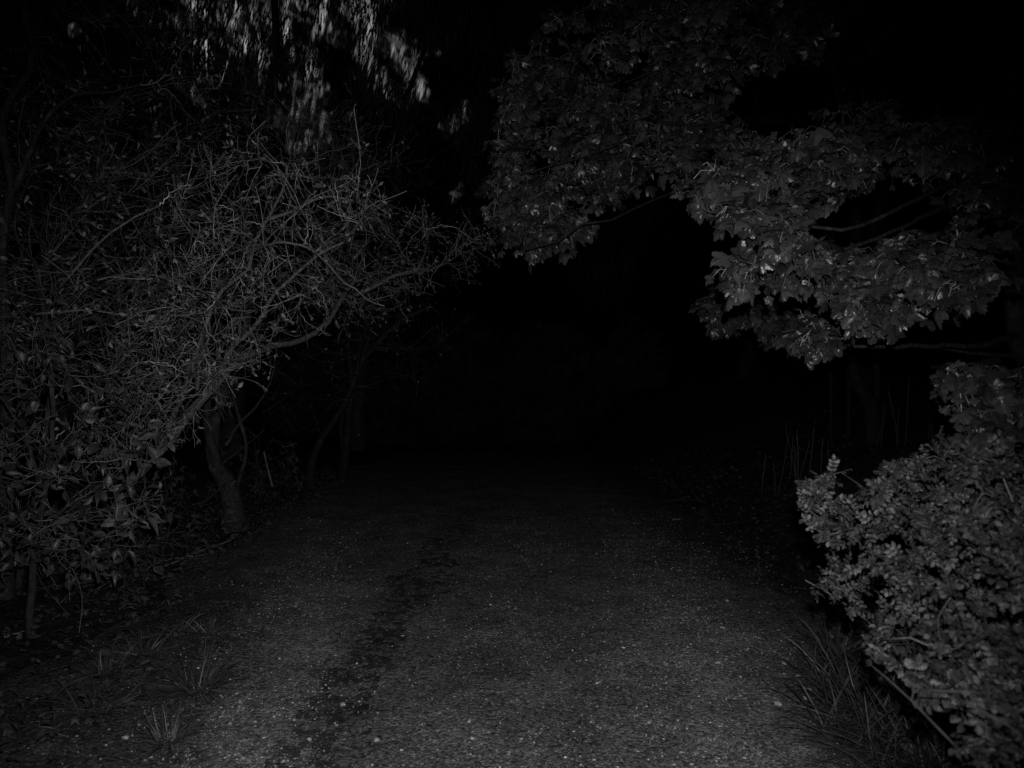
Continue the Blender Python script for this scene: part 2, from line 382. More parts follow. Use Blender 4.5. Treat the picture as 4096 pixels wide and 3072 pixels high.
OVP = (0.05, 0.55, 0.9, 1.0, 0.92, 0.66, 0.3, 0.02)
MAPLES = [maple_template(d, c, w, s) for d, c, w, s in ((0.5, 0.10, 0.07, 1), (0.9, -0.05, 0.10, 2), (0.4, 0.28, 0.09, 3), (1.3, 0.05, 0.08, 4), (0.8, -0.45, 0.07, 5))]
OVALS = [blade_template(OVP, w, a, f, s, t) for w, a, f, s, t in ((0.24, 0.25, 0.35, 1, 0.3), (0.21, 0.6, 0.5, 2, -0.4), (0.27, 0.1, 0.15, 3, 0.5), (0.17, 0.4, 0.8, 4, 0.2))]
LEAFLET = [blade_template((0.1, 0.75, 1.0, 0.85, 0.12), 0.35, a, f, s) for a, f, s in ((0.15, 0.3, 1), (0.35, 0.1, 2), (0.05, 0.5, 3))]
LANCE_S = []
for w_, z_ in ((0.035, 0.12), (0.055, -0.1), (0.045, 0.2)):
    v_ = np.array([(0, 0, 0), (-w_, .45, 0.05), (0, .5, -.03), (w_, .45, .05), (0, 1, -z_)]); LANCE_S.append((v_, np.array([(0, 2, 1), (0, 3, 2), (1, 2, 4), (2, 3, 4)]), v_[:, :2].copy()))
LANCE = [blade_template((0.1, 0.8, 1.0, 0.6, 0.05), w, a, f, s) for w, a, f, s in ((0.15, 0.3, 0.3, 1), (0.2, 0.5, 0.1, 2))]

def place(templates, pos, axis, nrm, scale):
    """one copy of a template per position -> V, F, rnd, uv"""
    parts, o = [], 0; which = rng.integers(0, len(templates), len(pos)); VV, FF, KK, UU = [], [], [], []
    Y = norm(axis); X = norm(np.cross(Y, nrm)); Z = np.cross(X, Y)
    for w, (tv, tf, tuv) in enumerate(templates):
        s = np.where(which == w)[0]
        if not len(s): continue
        sc = scale[s][:, None, None]; asp = rng.uniform(0.82, 1.15, len(s))[:, None, None]
        v = pos[s][:, None] + sc * (tv[None, :, 0:1] * asp * X[s][:, None] + tv[None, :, 1:2] * Y[s][:, None] + tv[None, :, 2:3] * rng.uniform(0.5, 1.5, len(s))[:, None, None] * Z[s][:, None])
        n = len(tv); VV.append(v.reshape(-1, 3)); FF.append((tf[None] + (np.arange(len(s)) * n)[:, None, None] + o).reshape(-1, tf.shape[1]))
        KK.append(np.repeat(rng.random(len(s)), n)); UU.append(np.tile(tuv, (len(s), 1))); o += n * len(s)
    return np.concatenate(VV), [np.concatenate(FF)], np.concatenate(KK), np.concatenate(UU)

def limb_mesh(name, P, r0, r1, mat, parent, sides=9, n=22, flare=0.0):
    P = resample(P, n); R = r0 + (r1 - r0) * np.linspace(0, 1, n) ** 0.8
    if flare: R = R * (1 + flare * np.exp(-np.linspace(0, 9, n)))
    P[1:-1] += rng.standard_normal((n - 2, 3)) * r0 * 0.14
    v, f, k = tubes(P[None], R[None], sides, 0.05)
    cap = np.arange(len(v) - sides, len(v))[None]
    make_obj(name, v, [f, cap], mat, parent, rnd=k); return P, R

# ------------------------------------------------------------------ ground and path
def hnoise(x, y):
    return (0.030 * np.sin(1.7 * x + 0.6 * y) * np.sin(0.9 * y - 0.5 * x) + 0.016 * np.sin(4.1 * x - 2.3 * y + 1) * np.sin(3.3 * y + 1.7 * x) + 0.008 * np.sin(9.7 * x + 3.1 * y) * np.sin(8.3 * y - 4.4 * x))
def left_edge(y): return -2.25 - 0.25 / (1 + np.exp(-(y - 4.6) * 1.2))
def right_edge(y): return 1.62 + 0.45 / (1 + np.exp(-(y - 4.4) * 1.4))
def ground_z(x, y):
    x = np.asarray(x, float); y = np.asarray(y, float)
    rt = np.maximum(x - right_edge(y), 0); lt = np.maximum(left_edge(y) - x, 0)
    k = 0.10 + 0.36 / (1 + np.exp(-(y - 4.8) * 1.6))
    bank = 1.35 * np.tanh(k * rt / 1.35 * rt / (rt + 0.35)) + 0.55 * np.tanh(0.12 * lt)
    w = np.clip((np.maximum(rt, lt)) / 0.8, 0, 1)
    dip = 0.0042 * np.clip(y - 6.5, 0, 16) ** 2 * (1 - np.clip((x - 1.8) / 1.5, 0, 1))
    return bank - dip + hnoise(x, y) * (0.25 + 1.6 * w) - 0.020 * np.exp(-((x + 1.45) / 0.35) ** 2) - 0.016 * np.exp(-((x - 0.35) / 0.4) ** 2)

def axis_pts(parts): return np.unique(np.concatenate([np.arange(a, b, s) for a, b, s in parts]).round(4))
xs = axis_pts([(-260, -30, 20), (-30, -8, 1.5), (-8, -4.5, 0.25), (-4.5, 6, 0.07), (6, 10, 0.3), (10, 30, 2), (30, 261, 20)])
ys = axis_pts([(-60, -4, 4), (-4, 1.5, 0.4), (1.5, 11, 0.08), (11, 20, 0.5), (20, 60, 3), (60, 401, 20)])
gx, gy = np.meshgrid(xs, ys); gz = ground_z(gx, gy) - 0.012
idx = np.arange(gx.size).reshape(gx.shape)
F = np.stack([idx[:-1, :-1], idx[:-1, 1:], idx[1:, 1:], idx[1:, :-1]], -1).reshape(-1, 4)
g = make_obj('ground', np.stack([gx, gy, gz], -1), F, M_soil); g['kind'] = 'structure'

ys = axis_pts([(-5, 1.8, 0.3), (1.8, 7.5, 0.035), (7.5, 14, 0.12), (14, 60, 1.5)]); sx = np.linspace(0, 1, 120)
E0 = left_edge(ys) + 0.10 * np.sin(ys * 3.1) + 0.05 * np.sin(ys * 8.3 + 1); E1 = right_edge(ys) + 0.10 * np.sin(ys * 2.7 + 2) + 0.05 * np.sin(ys * 7.1)
gx = E0[:, None] + (E1 - E0)[:, None] * sx; gy = np.repeat(ys[:, None], 120, 1)
edge = np.clip(np.minimum(sx, 1 - sx) / 0.06, 0, 1)[None]
gz = ground_z(gx, gy) + 0.006 * edge - 0.016 * (1 - edge) + 0.0022 * rng.standard_normal(gx.shape) * edge
idx = np.arange(gx.size).reshape(gx.shape); F = np.stack([idx[:-1, :-1], idx[:-1, 1:], idx[1:, 1:], idx[1:, :-1]], -1).reshape(-1, 4)
pth = make_obj('path', np.stack([gx, gy, gz], -1), F, M_path); pth['kind'] = 'structure'

def stones(n, x, y, size, flat=0.55, lift=0.25):
    """low angular stones"""
    ico = np.array([(0, 0, 1), (.894, 0, .447), (.276, .851, .447), (-.724, .526, .447), (-.724, -.526, .447), (.276, -.851, .447), (.724, .526, -.447), (-.276, .851, -.447), (-.894, 0, -.447), (-.276, -.851, -.447), (.724, -.526, -.447), (0, 0, -1)])
    fc = np.array([(0,1,2),(0,2,3),(0,3,4),(0,4,5),(0,5,1),(1,6,2),(2,7,3),(3,8,4),(4,9,5),(5,10,1),(6,7,2),(7,8,3),(8,9,4),(9,10,5),(10,6,1),(11,7,6),(11,8,7),(11,9,8),(11,10,9),(11,6,10)])
    sc = size[:, None] * np.stack([rng.uniform(0.8, 1.8, n), rng.uniform(0.6, 1.1, n), rng.uniform(0.35, 0.9, n) * flat / 0.55], 1)
    v = ico[None] * (1 + 0.2 * rng.standard_normal((n, 12, 1))) * sc[:, None]
    a = rng.uniform(0, 6.28, n); c, s = np.cos(a)[:, None], np.sin(a)[:, None]
    X = v[..., 0] * c - v[..., 1] * s + x[:, None]; Y = v[..., 0] * s + v[..., 1] * c + y[:, None]
    Z = v[..., 2] + (ground_z(x, y) + 0.006 + sc[:, 2] * lift)[:, None]
    return np.stack([X, Y, Z], -1).reshape(-1, 3), (fc[None] + (np.arange(n) * 12)[:, None, None]).reshape(-1, 3), np.repeat(rng.random(n), 12)

n = 150000
y = 2.2 + 6.3 * rng.random(n) ** 2.2; x = rng.uniform(-2.3, 2.0, n); keep = (x > left_edge(y) + .1 * rng.standard_normal(n)) & (x < right_edge(y) + .1 * rng.standard_normal(n))
dens = 0.06 + 0.94 * np.clip(0.5 + 1.6 * (0.5 + 0.5 * np.sin(3.1 * x + 1.3 * y) * np.sin(2.3 * y - 1.7 * x) - 0.3), 0, 1) * (np.exp(-((x + 1.15 + 0.12 * (y - 3)) / 0.35) ** 2) + np.exp(-((x - 0.9 - 0.05 * y) / 0.55) ** 2) + 0.5 * np.exp(-((x - 0.0) / 0.3) ** 2))
keep &= rng.random(n) < dens * np.clip((8.0 - y) / 4.0, 0, 1); x, y = x[keep], y[keep]
v, f, k = stones(len(x), x, y, 0.0015 + 0.0036 * rng.random(len(x)) ** 3 + 0.004 * (rng.random(len(x)) < 0.006))
o = make_obj('gravel', v, f, M_peb, smooth=False, rnd=k); o['kind'] = 'stuff'; o['label'] = 'fine pale gravel scattered over the path'

def litter(name, n, xf, label, size=(0.02, 0.055), mat=M_litter, hgt=0.02):
    x, y = xf(n); p = np.stack([x, y, ground_z(x, y) + 0.004 + hgt * rng.random(n) ** 2], 1); a = rng.uniform(0, 6.28, n)
    ax = np.stack([np.cos(a), np.sin(a), 0.25 * rng.standard_normal(n)], 1); nm = np.stack([0.45 * rng.standard_normal(n), 0.45 * rng.standard_normal(n), np.ones(n)], 1)
    v, f, k, u = place(OVALS + MAPLES[:2], p, ax, nm, rng.uniform(*size, n))
    o = make_obj(name, v, f, mat, rnd=k, uv=u); o['kind'] = 'stuff'; o['label'] = label; return o
def lit_left(n):
    y = rng.uniform(2.3, 11, n); return left_edge(y) + 0.35 - np.abs(rng.standard_normal(n)) * 0.9 + 0.25 * (y < 4.2), y
def lit_right(n):
    y = rng.uniform(2.4, 12, n); return right_edge(y) - 0.25 + np.abs(rng.standard_normal(n)) * 1.3, y
o = litter('leaf_litter', 5200, lit_left, 'dark leaf litter and ground ivy under the twiggy hedge', hgt=0.12)
o = litter('leaf_litter', 4200, lit_right, 'dark leaf litter on the bank below the maples')

# ------------------------------------------------------------------ twiggy shrubs and small trees of the left hedge
def leaf_dirs(T, n, droop=0.5, out=0.7):
    ax = norm(T * 0.6 + out * rng.standard_normal((n, 3)) + np.array([0, 0, -droop]))
    nm = rng.standard_normal((n, 3)) * 0.7 + np.array([0.15, -0.7, 0.7]); return ax, nm

def twiggy(name, label, cat, limbs, fills, twigs, leaves, group=None, twig_m=M_twig, bark=M_bark, leaf_m=M_small, leaf_size=(0.018, 0.035), zig=0.07, dens=0.64, pale=False, flare=0.5):
    """limbs: [(points, r0, r1, is_trunk)]; fills: target points; twigs: (n side twigs, length, n twiglets, length); leaves: count of small leaves"""
    base = np.array(limbs[0][0][0], float); t = thing(name, label, cat, base, group)
    LP, LR = [], []
    for k, (P, r0, r1, nm) in enumerate(limbs):
        p, r = limb_mesh(nm, P, r0, r1, bark, t, flare=flare if k == 0 else 0.0); LP.append(p); LR.append(r)
    B, BR = grow(LP, LR, fills, zig=zig, rk=0.0115, m=10)
    v, f, k = tubes(B, BR * 1.3, 5); make_obj('branchlets', v, f, M_twig_pale if pale else twig_m, t, rnd=k)
    parts = []
    T1, R1 = spawn(B, BR, int(twigs[0] * dens), twigs[1] * 1.3, rr=(0.85, 0.3), rmax=0.0055, ang=(25, 62), wig=0.16, trop=(0.02, 0, 0.03), m=7)
    R1 = np.maximum(R1, 0.0014)
    parts.append(tubes(T1, R1, 3))
    T2, R2 = spawn(T1, R1, int(twigs[2] * dens * 0.75), twigs[3], rr=(0.85, 0.6), rmax=0.0024, ang=(28, 62), wig=0.22, trop=(0, 0, 0.05), m=5)
    R2 = np.maximum(R2, 0.0011); parts.append(tubes(T2, R2, 3))
    v, f, k = merge(parts); make_obj('twigs', v, f, twig_m, t, rnd=k)
    if leaves:
        p, T = along(T2, leaves); ax, nm = leaf_dirs(T, leaves, 0.25)
        v, f, k, u = place(OVALS, p, ax, nm, rng.uniform(*leaf_size, leaves)); make_obj('leaves', v, f, leaf_m, t, rnd=k, uv=u)
    return t, (B, BR, T1, T2)

def P(d, *pts):
    """polyline from picture points in 4096 scale, depth d or per-point (x, y, d)"""
    return np.array([at(p[0] / 4, p[1] / 4, p[2] if len(p) > 2 else d) for p in pts])
def rooted(P_, x=None, y=None):
    b = P_[0].copy(); b[0] = b[0] if x is None else x; b[1] = b[1] if y is None else y; b[2] = ground_z(b[0], b[1]) - 0.06
    return np.concatenate([b[None], P_])

HG = 'twiggy shrubs along the left edge of the path'
# 1 near shrub with oval leaves at the left edge
l0 = rooted(P(3.95, (118, 2500), (128, 2360), (135, 2200), (175, 2000), (215, 1720), (205, 1480), (230, 1250)), -2.60, 3.98)
l1 = P(3.9, (175, 2000), (120, 1800), (40, 1640), (-60, 1500))
l2 = P(3.8, (190, 1900), (300, 1740), (420, 1560), (490, 1400))
l3 = P(3.7, (135, 2200), (260, 2030), (380, 1960), (520, 1860))
t1, sk1 = twiggy('leafy_shrub', 'near shrub at the left edge, thin pale stem foot and broad oval leaves', 'shrub', [(l0, 0.021, 0.010, 'stem'), (l1, 0.014, 0.005, 'branch'), (l2, 0.013, 0.005, 'branch'), (l3, 0.010, 0.004, 'branch')],
    fill([(-40, 300), (60, 330), (130, 390), (165, 440), (160, 500), (120, 545), (85, 575), (-40, 600)], 190, 3.45, 4.2), (700, 0.26, 900, 0.10), 0, HG, bark=M_bark_dark, twig_m=M_twig_mid)
n = 1150; p, T = along(np.concatenate([sk1[2][:, ::1]]), n, 0.25); kp = p[:, 2] > 0.35; p, T = p[kp], T[kp]; n = len(p)
ax, nm = leaf_dirs(T, n, 0.45); v, f, k, u = place(OVALS, p, ax, nm, rng.uniform(0.035, 0.082, n)); make_obj('leaves', v, f, M_oval, t1, rnd=k, uv=u)

# 2 tall stems at the far left edge
l0 = rooted(P(4.5, (30, 1500), (14, 907), (46, 740), (23, 600), (14, 440), (60, 370), (115, 300), (134, 260), (110, 120), (60, -80)), -3.15, 4.55)
l1 = P(4.5, (60, 760), (140, 560), (220, 430), (300, 380), (420, 370), (560, 340))
l2 = P(4.6, (30, 1500), (93, 1050), (60, 870), (120, 700))
l3 = P(4.35, (157, 1148), (148, 1069), (93, 990), (40, 940))
l4 = P(4.4, (150, 1140), (190, 1030), (260, 900), (330, 820))
l5 = np.concatenate([l0[:1] + 0.05, P(4.35, (190, 1300), (157, 1148))])
t2, sk2 = twiggy('twiggy_tree', 'tall curving stemmed tree reaching above the frame at the left edge', 'tree', [(l0, 0.045, 0.018, 'trunk'), (l5, 0.024, 0.017, 'branch'), (l1, 0.020, 0.006, 'branch'), (l2, 0.015, 0.006, 'branch'), (l3, 0.015, 0.005, 'branch'), (l4, 0.012, 0.005, 'branch')],
    np.concatenate([fill([(-20, 280), (120, 230), (230, 270), (250, 360), (150, 440), (60, 420), (-20, 380)], 140, 3.9, 5.0), fill([(-40, -30), (160, -30), (215, 80), (230, 150), (120, 170), (-40, 190)], 150, 4.5, 6.2), fill([(-40, 180), (120, 160), (180, 200), (160, 320), (90, 350), (-40, 320)], 150, 4.1, 5.2)]),
    (2400, 0.34, 4200, 0.13), 1500, HG, leaf_size=(0.02, 0.05), twig_m=M_twig_mid, bark=M_bark_dark)

# 3 leaning multi-stemmed shrub reaching over the path, the brightest twigs
l0 = rooted(P(5.2, (560, 1880), (625, 1809), (760, 1660), (870, 1530), (985, 1425, 5.5), (1130, 1380, 5.9), (1230, 1345, 6.2), (1300, 1300, 6.4), (1350, 1230, 6.5), (1390, 1161, 6.7), (1450, 1090, 6.9)), -2.95, 5.1)
l1 = P(5.1, (870, 1530, 5.2), (930, 1390, 5.0), (1024, 1300, 4.9), (1100, 1180, 4.8), (1190, 1090, 4.7), (1290, 1010, 4.7), (1400, 960, 4.7))
l2 = P(4.8, (640, 1790, 5.2), (760, 1500, 5), (856, 1222), (893, 1161), (995, 1069), (1009, 999), (1070, 879, 4.6), (1117, 791, 4.5), (1150, 700, 4.5))
l3 = P(4.5, (990, 1010, 4.75), (1163, 972), (1218, 986), (1302, 1046), (1371, 1124), (1440, 1170), (1468, 1198), (1538, 1224))
l4 = P(4.6, (1070, 879), (1180, 840), (1280, 790), (1400, 800), (1480, 830))
l5 = P(6.8, (1400, 1185, 6.6), (1450, 1170), (1515, 1138), (1580, 1101), (1695, 1087, 7.2), (1788, 1050, 7.5), (1857, 1009, 7.8), (1955, 983, 8.0))
l6 = P(4.9, (790, 1560), (800, 1440), (840, 1330), (830, 1240), (870, 1130))
l7 = P(4.25, (204, 1185, 4.6), (290, 1090), (350, 1020), (417, 953), (520, 880), (640, 820))
l8 = P(4.2, (150, 1255), (231, 1249), (350, 1240), (481, 1259))
l9 = P(4.35, (390, 1120), (490, 1100), (560, 1095), (650, 1110), (720, 1140), (800, 1160), (880, 1210))
lm = [(l0, 0.046, 0.016, 'trunk'), (l1, 0.022, 0.006, 'branch'), (l2, 0.022, 0.007, 'branch'), (l3, 0.011, 0.003, 'branch'), (l4, 0.011, 0.004, 'branch'), (l5, 0.022, 0.004, 'branch'), (l6, 0.010, 0.004, 'branch'), (l7, 0.010, 0.005, 'branch'), (l9, 0.007, 0.003, 'branch')]
t3, sk3 = twiggy('leaning_shrub', 'leaning many stemmed shrub whose pale twigs catch the light over the path', 'shrub', lm,
    np.concatenate([fill([(170, 200), (200, 150), (270, 150), (340, 165), (372, 195), (372, 215), (330, 250), (260, 300), (170, 330)], 230, 4.15, 5.0),
                    fill([(150, 250), (330, 240), (330, 310), (250, 350), (150, 420), (110, 380)], 150, 4.2, 5.6), fill([(150, 330), (260, 330), (270, 360), (190, 430), (130, 470), (110, 430)], 70, 4.4, 5.2),
                    fill([(330, 210), (400, 205), (460, 225), (495, 240), (488, 275), (420, 310), (330, 325), (300, 270)], 150, 6.2, 8.2)]),
    (2300, 0.30, 3600, 0.11), 2800, HG, leaf_size=(0.014, 0.036), twig_m=M_twig, pale=True)
v, f, k = merge([tubes(resample(l8, 12)[None], np.linspace(0.0075, 0.005, 12)[None], 6, 0.08)])
make_obj('dead_branch', v, f, M_twig_pale, t3, rnd=k)
n = 260; p, T = along(sk3[2], n); ax, nm = leaf_dirs(T, n, 0.6); v, f, k, u = place(OVALS, p, ax, nm, rng.uniform(0.035, 0.07, n)); make_obj('broad_leaves', v, f, M_oval, t3, rnd=k, uv=u)

# 4 the stout trunk at the path side
l0 = rooted(P(6.75, (930, 2040), (915, 1960), (860, 1850), (850, 1740), (880, 1600), (930, 1450), (985, 1310), (1010, 1120), (1000, 900)), -2.52, 6.8)
l1 = P(6.7, (870, 1870), (835, 1740), (830, 1620), (835, 1480), (800, 1300), (700, 1100), (640, 880), (650, 700))
l2 = P(6.8, (930, 1980), (965, 1900), (985, 1800), (960, 1680), (930, 1560), (960, 1420), (1040, 1290))
l3 = P(6.9, (880, 1860), (960, 1800), (1010, 1760), (1060, 1720))
l4 = P(6.8, (905, 1780), (960, 1690), (1030, 1620), (1090, 1500), (1110, 1380))
t4, sk4 = twiggy('twiggy_tree', 'stout forked trunk with a flared foot standing at the path side', 'tree', [(l0, 0.085, 0.022, 'trunk'), (l1, 0.045, 0.014, 'branch'), (l2, 0.022, 0.007, 'branch'), (l3, 0.012, 0.004, 'branch'), (l4, 0.018, 0.006, 'branch')],
    np.concatenate([fill([(60, 130), (200, 110), (330, 130), (400, 170), (370, 240), (280, 330), (150, 400), (60, 300)], 200, 6.0, 7.8), fill([(230, 60), (330, 110), (420, 170), (380, 190), (250, 140)], 60, 6.2, 7.6)]),
    (2400, 0.42, 4000, 0.15), 1200, HG, bark=M_bark_dark, twig_m=M_twig_mid, flare=0.7)

# 5 thin leaning tree further along
l0 = rooted(P(9.1, (1240, 1900), (1280, 1770), (1365, 1640), (1408, 1536), (1440, 1462), (1510, 1374), (1600, 1290), (1720, 1220)), -2.45, 9.1)
l1 = P(9.1, (1440, 1462), (1480, 1330), (1500, 1200), (1540, 1060))
l2 = P(8.9, (1510, 1374), (1550, 1378), (1610, 1392), (1700, 1395))
t5, sk5 = twiggy('leaning_tree', 'thin bowed tree leaning over the path beyond the stout trunk', 'tree', [(l0, 0.055, 0.016, 'trunk'), (l1, 0.024, 0.008, 'branch'), (l2, 0.012, 0.004, 'branch')],
    np.concatenate([fill([(260, 300), (440, 290), (440, 350), (400, 400), (300, 440), (260, 420)], 110, 8.4, 9.8), fill([(360, 150), (450, 180), (500, 240), (440, 300), (350, 260)], 70, 8.6, 10)]), (700, 0.45, 900, 0.17), 250, HG, bark=M_bark_black, twig_m=M_twig_dark)
# 6, 7 stems standing back in the hedge
def back_tree(label, x, y, hts, n, sp=0.5, cw=1.2):
    b = np.array([x, y, ground_z(x, y) - 0.05]); lm = []
    for k, h in enumerate(hts):
        q = [b + np.array([0.06 * k, 0, 0])]; dx, dy = rng.uniform(-sp, sp, 2)
        for s in (0.25, 0.5, 0.75, 1.0): q.append(b + np.array([dx * s ** 1.4 + 0.12 * rng.standard_normal(), dy * s + 0.1 * rng.standard_normal(), h * s]))
        lm.append((np.array(q), 0.055 * h / 5 * (0.8 if k else 1), 0.012, 'trunk' if k == 0 else 'stem'))
    H = max(hts); tg = b + np.stack([rng.uniform(-cw, cw, n), rng.uniform(-cw, cw, n), rng.uniform(0.25 * H, 1.05 * H, n)], 1)
    return twiggy('twiggy_tree', label, 'tree', lm, tg, (n * 7, 0.4, n * 10, 0.15), n, HG, bark=M_bark_black, twig_m=M_twig_dark)
back_tree('slender upright stems crowded behind the leaning shrub', -3.55, 6.0, (4.6, 4.0, 3.4), 110)
back_tree('dim upright stems deepest in the hedge at left', -4.6, 6.6, (5.2, 4.4, 4.2), 110)
back_tree('dim thin trunk just beyond the thin bowed tree', -2.35, 10.2, (5.0, 3.6), 80)

def low_bush(label, x, y, h, n):
    b = np.array([x, y, ground_z(x, y) - 0.03]); lm = [(np.array([b, b + [0.03, 0, h * .5], b + [rng.uniform(-.2, .2), rng.uniform(-.2, .2), h]]), 0.008, 0.003, 'stem') for _ in range(4)]
    tg = b + np.stack([rng.uniform(-.55, .55, n), rng.uniform(-.45, .45, n), rng.uniform(0.05, 1.0, n) * h], 1)
    twiggy('low_bush', label, 'shrub', lm, tg, (n * 5, 0.22, n * 4, 0.10), n * 9, 'dim low bushes under the hedge', bark=M_bark_dark, twig_m=M_twig_dark, leaf_m=M_litter, leaf_size=(0.025, 0.06))
low_bush('dim low bush in front of the stout trunk foot', -2.95, 6.2, 0.55, 60)
low_bush('dim low bush between the near stem and the leaning stem foot', -2.75, 4.9, 0.45, 70)
low_bush('dim low bush beyond the upright pale stick', -2.9, 8.3, 0.7, 50)

# loose stick beside the stout trunk
v, f, k = tubes(resample(P(8.0, (1056, 1800), (1070, 1865), (1090, 1940)), 8)[None], np.linspace(0.010, 0.013, 8)[None], 6, 0.1)
v[:, 2] -= 0.02; tag(make_obj('stick', v, f, M_twig, rnd=k), 'pale bare stick stuck upright beside the stout forked trunk', 'stick')

# ------------------------------------------------------------------ maples on the right
def maple(label, limbs, sprays, nper, leaf, twigl=0.16, group=None, cat='tree', name='maple_tree', bark=M_bark_dark, leaf_m=M_maple, face=(-0.25, -0.75, 0.75)):
    base = np.array(limbs[0][0][0], float); t = thing(name, label, cat, base, group); LP, LR = [], []
    for k, (p_, r0, r1, nm) in enumerate(limbs):
        p, r = limb_mesh(nm, p_, r0, r1, bark, t, flare=0.5 if k == 0 else 0); LP.append(p); LR.append(r)
    tg = np.concatenate(sprays); B, BR = grow(LP, LR, tg, zig=0.05, rk=0.007, m=8, sag=0.05)
    parts = [tubes(B, BR, 5)]
    # leaf pairs at and near the shoot ends, each on its own stalk
    n = len(B) * nper; ii = np.repeat(np.arange(len(B)), nper); uu = 1 - 0.45 * rng.random(n) ** 1.5; m = B.shape[1]
    fidx = uu * (m - 1); i0 = np.clip(fidx.astype(int), 0, m - 2); w = (fidx - i0)[:, None]
    pos = B[ii, i0] * (1 - w) + B[ii, i0 + 1] * w; T = norm(B[ii, i0 + 1] - B[ii, i0])
    pd = norm(T * 0.5 + rng.standard_normal((n, 3)) * 0.75 + np.array([0, -0.2, 0.1])); pl = rng.uniform(0.3, 1.3, n)[:, None] * leaf * 0.95
    mid = pos + pd * pl * 0.6 + np.array([0, 0, 0.01]); end = pos + pd * pl + np.array([0, 0, -0.25]) * pl
    parts.append(tubes(np.stack([pos, mid, end], 1), np.full((n, 3), 0.0011), 3))
    v, f, k = merge(parts); make_obj('twigs', v, f, M_twig, t, rnd=k)
    ax = norm(pd * 0.6 + np.array([-0.15, -0.45, -0.5]) + 0.35 * rng.standard_normal((n, 3))); nm = np.array(face) + 0.42 * rng.standard_normal((n, 3))
    v, f, k, u = place(MAPLES, end, ax, nm, leaf * rng.choice([0.45, 0.7, 0.95, 1.3], n, p=[.2, .32, .33, .15])); make_obj('leaves', v, f, leaf_m, t, rnd=k, uv=u)
    return t

tr = rooted(P(4.0, (4110, 1500), (4085, 1345), (4072, 1245), (4063, 1069), (4070, 800), (4090, 500), (4060, 150), (4040, -200)), 2.80, 4.02)
b1 = P(4.0, (4068, 1336), (3952, 1376, 3.8), (3768, 1384, 3.6), (3644, 1384, 3.5), (3464, 1388, 3.4), (3396, 1384, 3.4), (3336, 1364, 3.4), (3316, 1336, 3.35), (3240, 1310, 3.3), (3130, 1330, 3.3))
b2 = P(4.0, (4068, 1424), (3990, 1420, 3.95), (3860, 1408, 3.9), (3700, 1380, 3.9))
b3 = P(4.0, (4065, 640), (3900, 760, 3.7), (3712, 856, 3.3), (3580, 920, 3.1), (3420, 984, 3.0), (3300, 1010, 2.95))
b4 = P(4.0, (4070, 560), (3850, 700, 3.7), (3620, 820, 3.3), (3500, 880, 3.2), (3370, 920, 3.1), (3200, 900, 3.1), (3000, 850, 3.1), (2850, 850, 3.1))
b5 = P(4.0, (4063, 1150), (3800, 1040, 3.4), (3500, 1060, 3.0), (3224, 1092, 2.9), (3072, 1068, 2.9), (2960, 1040, 2.9))
b6 = P(4.0, (4060, 1080), (4000, 1010, 3.2), (3900, 1000, 2.7), (3820, 1020, 2.5))
b7 = P(4.0, (4080, 420), (3900, 520, 3.6), (3600, 560, 3.4), (3300, 600, 3.3))
b8 = P(4.0, (4090, 1480), (4100, 1440, 3.0), (4090, 1490, 2.6), (4000, 1530, 2.5), (3900, 1550, 2.45))
maple('near maple with the brightest big lobed leaves spreading in from the right',
    [(tr, 0.075, 0.03, 'trunk'), (b1, 0.020, 0.005, 'branch'), (b2, 0.015, 0.007, 'branch'), (b3, 0.020, 0.006, 'branch'), (b4, 0.018, 0.005, 'branch'), (b5, 0.016, 0.004, 'branch'), (b6, 0.012, 0.004, 'branch'), (b7, 0.015, 0.005, 'branch'), (b8, 0.010, 0.004, 'branch')],
    [fill([(690, 195), (720, 160), (760, 135), (830, 130), (880, 140), (850, 180), (815, 205), (790, 225), (740, 225)], 85, 2.9, 3.4),
     fill([(790, 215), (825, 235), (850, 245), (940, 240), (985, 262), (975, 290), (930, 305), (890, 315), (850, 305), (830, 285), (790, 262), (760, 240)], 72, 2.6, 3.1),
     fill([(725, 255), (770, 262), (810, 275), (770, 285), (735, 280)], 14, 2.9, 3.2),
     fill([(910, 235), (985, 240), (985, 285), (950, 290), (905, 275)], 20, 2.3, 2.6),
     fill([(880, 130), (1040, 110), (1040, 210), (975, 215), (950, 185), (900, 170)], 50, 3.0, 3.7),
     fill([(800, 110), (870, 95), (960, 120), (1030, 110), (1020, 150), (850, 150)], 20, 3.5, 4.1),
     fill([(770, 322), (800, 318), (845, 330), (835, 342), (780, 344)], 16, 3.3, 3.5),
     fill([(940, 378), (965, 368), (1040, 372), (1040, 425), (985, 430), (955, 400)], 34, 2.2, 2.7)],
    12, 0.068, face=(-0.25, -0.42, 0.9))

tz = rooted(P(8.0, (3486, 1640), (3440, 1560), (3412, 1453), (3400, 1300), (3430, 1000), (3400, 600, 7.6), (3320, 200, 7.4), (3250, -200, 7.2)), 3.93, 8.0)
tb = P(8.0, (3490, 1642), (3505, 1560), (3510, 1450), (3540, 1250), (3560, 950))
c1 = P(6.5, (3400, 700, 7.6), (3100, 640, 6.5), (2900, 680, 5.8), (2704, 768, 5.3), (2520, 840, 5.0), (2450, 880, 4.9), (2367, 890, 4.8), (2307, 905, 4.8), (2279, 939, 4.75), (2178, 981, 4.7), (2100, 1000, 4.7))
c2 = P(6.5, (3380, 520, 7.5), (3000, 480, 6.0), (2800, 500, 5.3), (2648, 520, 5.0), (2512, 552, 4.9), (2396, 608, 4.8), (2250, 650, 4.8), (2080, 700, 4.8))
c3 = P(6.5, (3330, 250, 7.4), (3100, 180, 6.0), (2900, 190, 5.0), (2700, 260, 4.8), (2500, 330, 4.8))
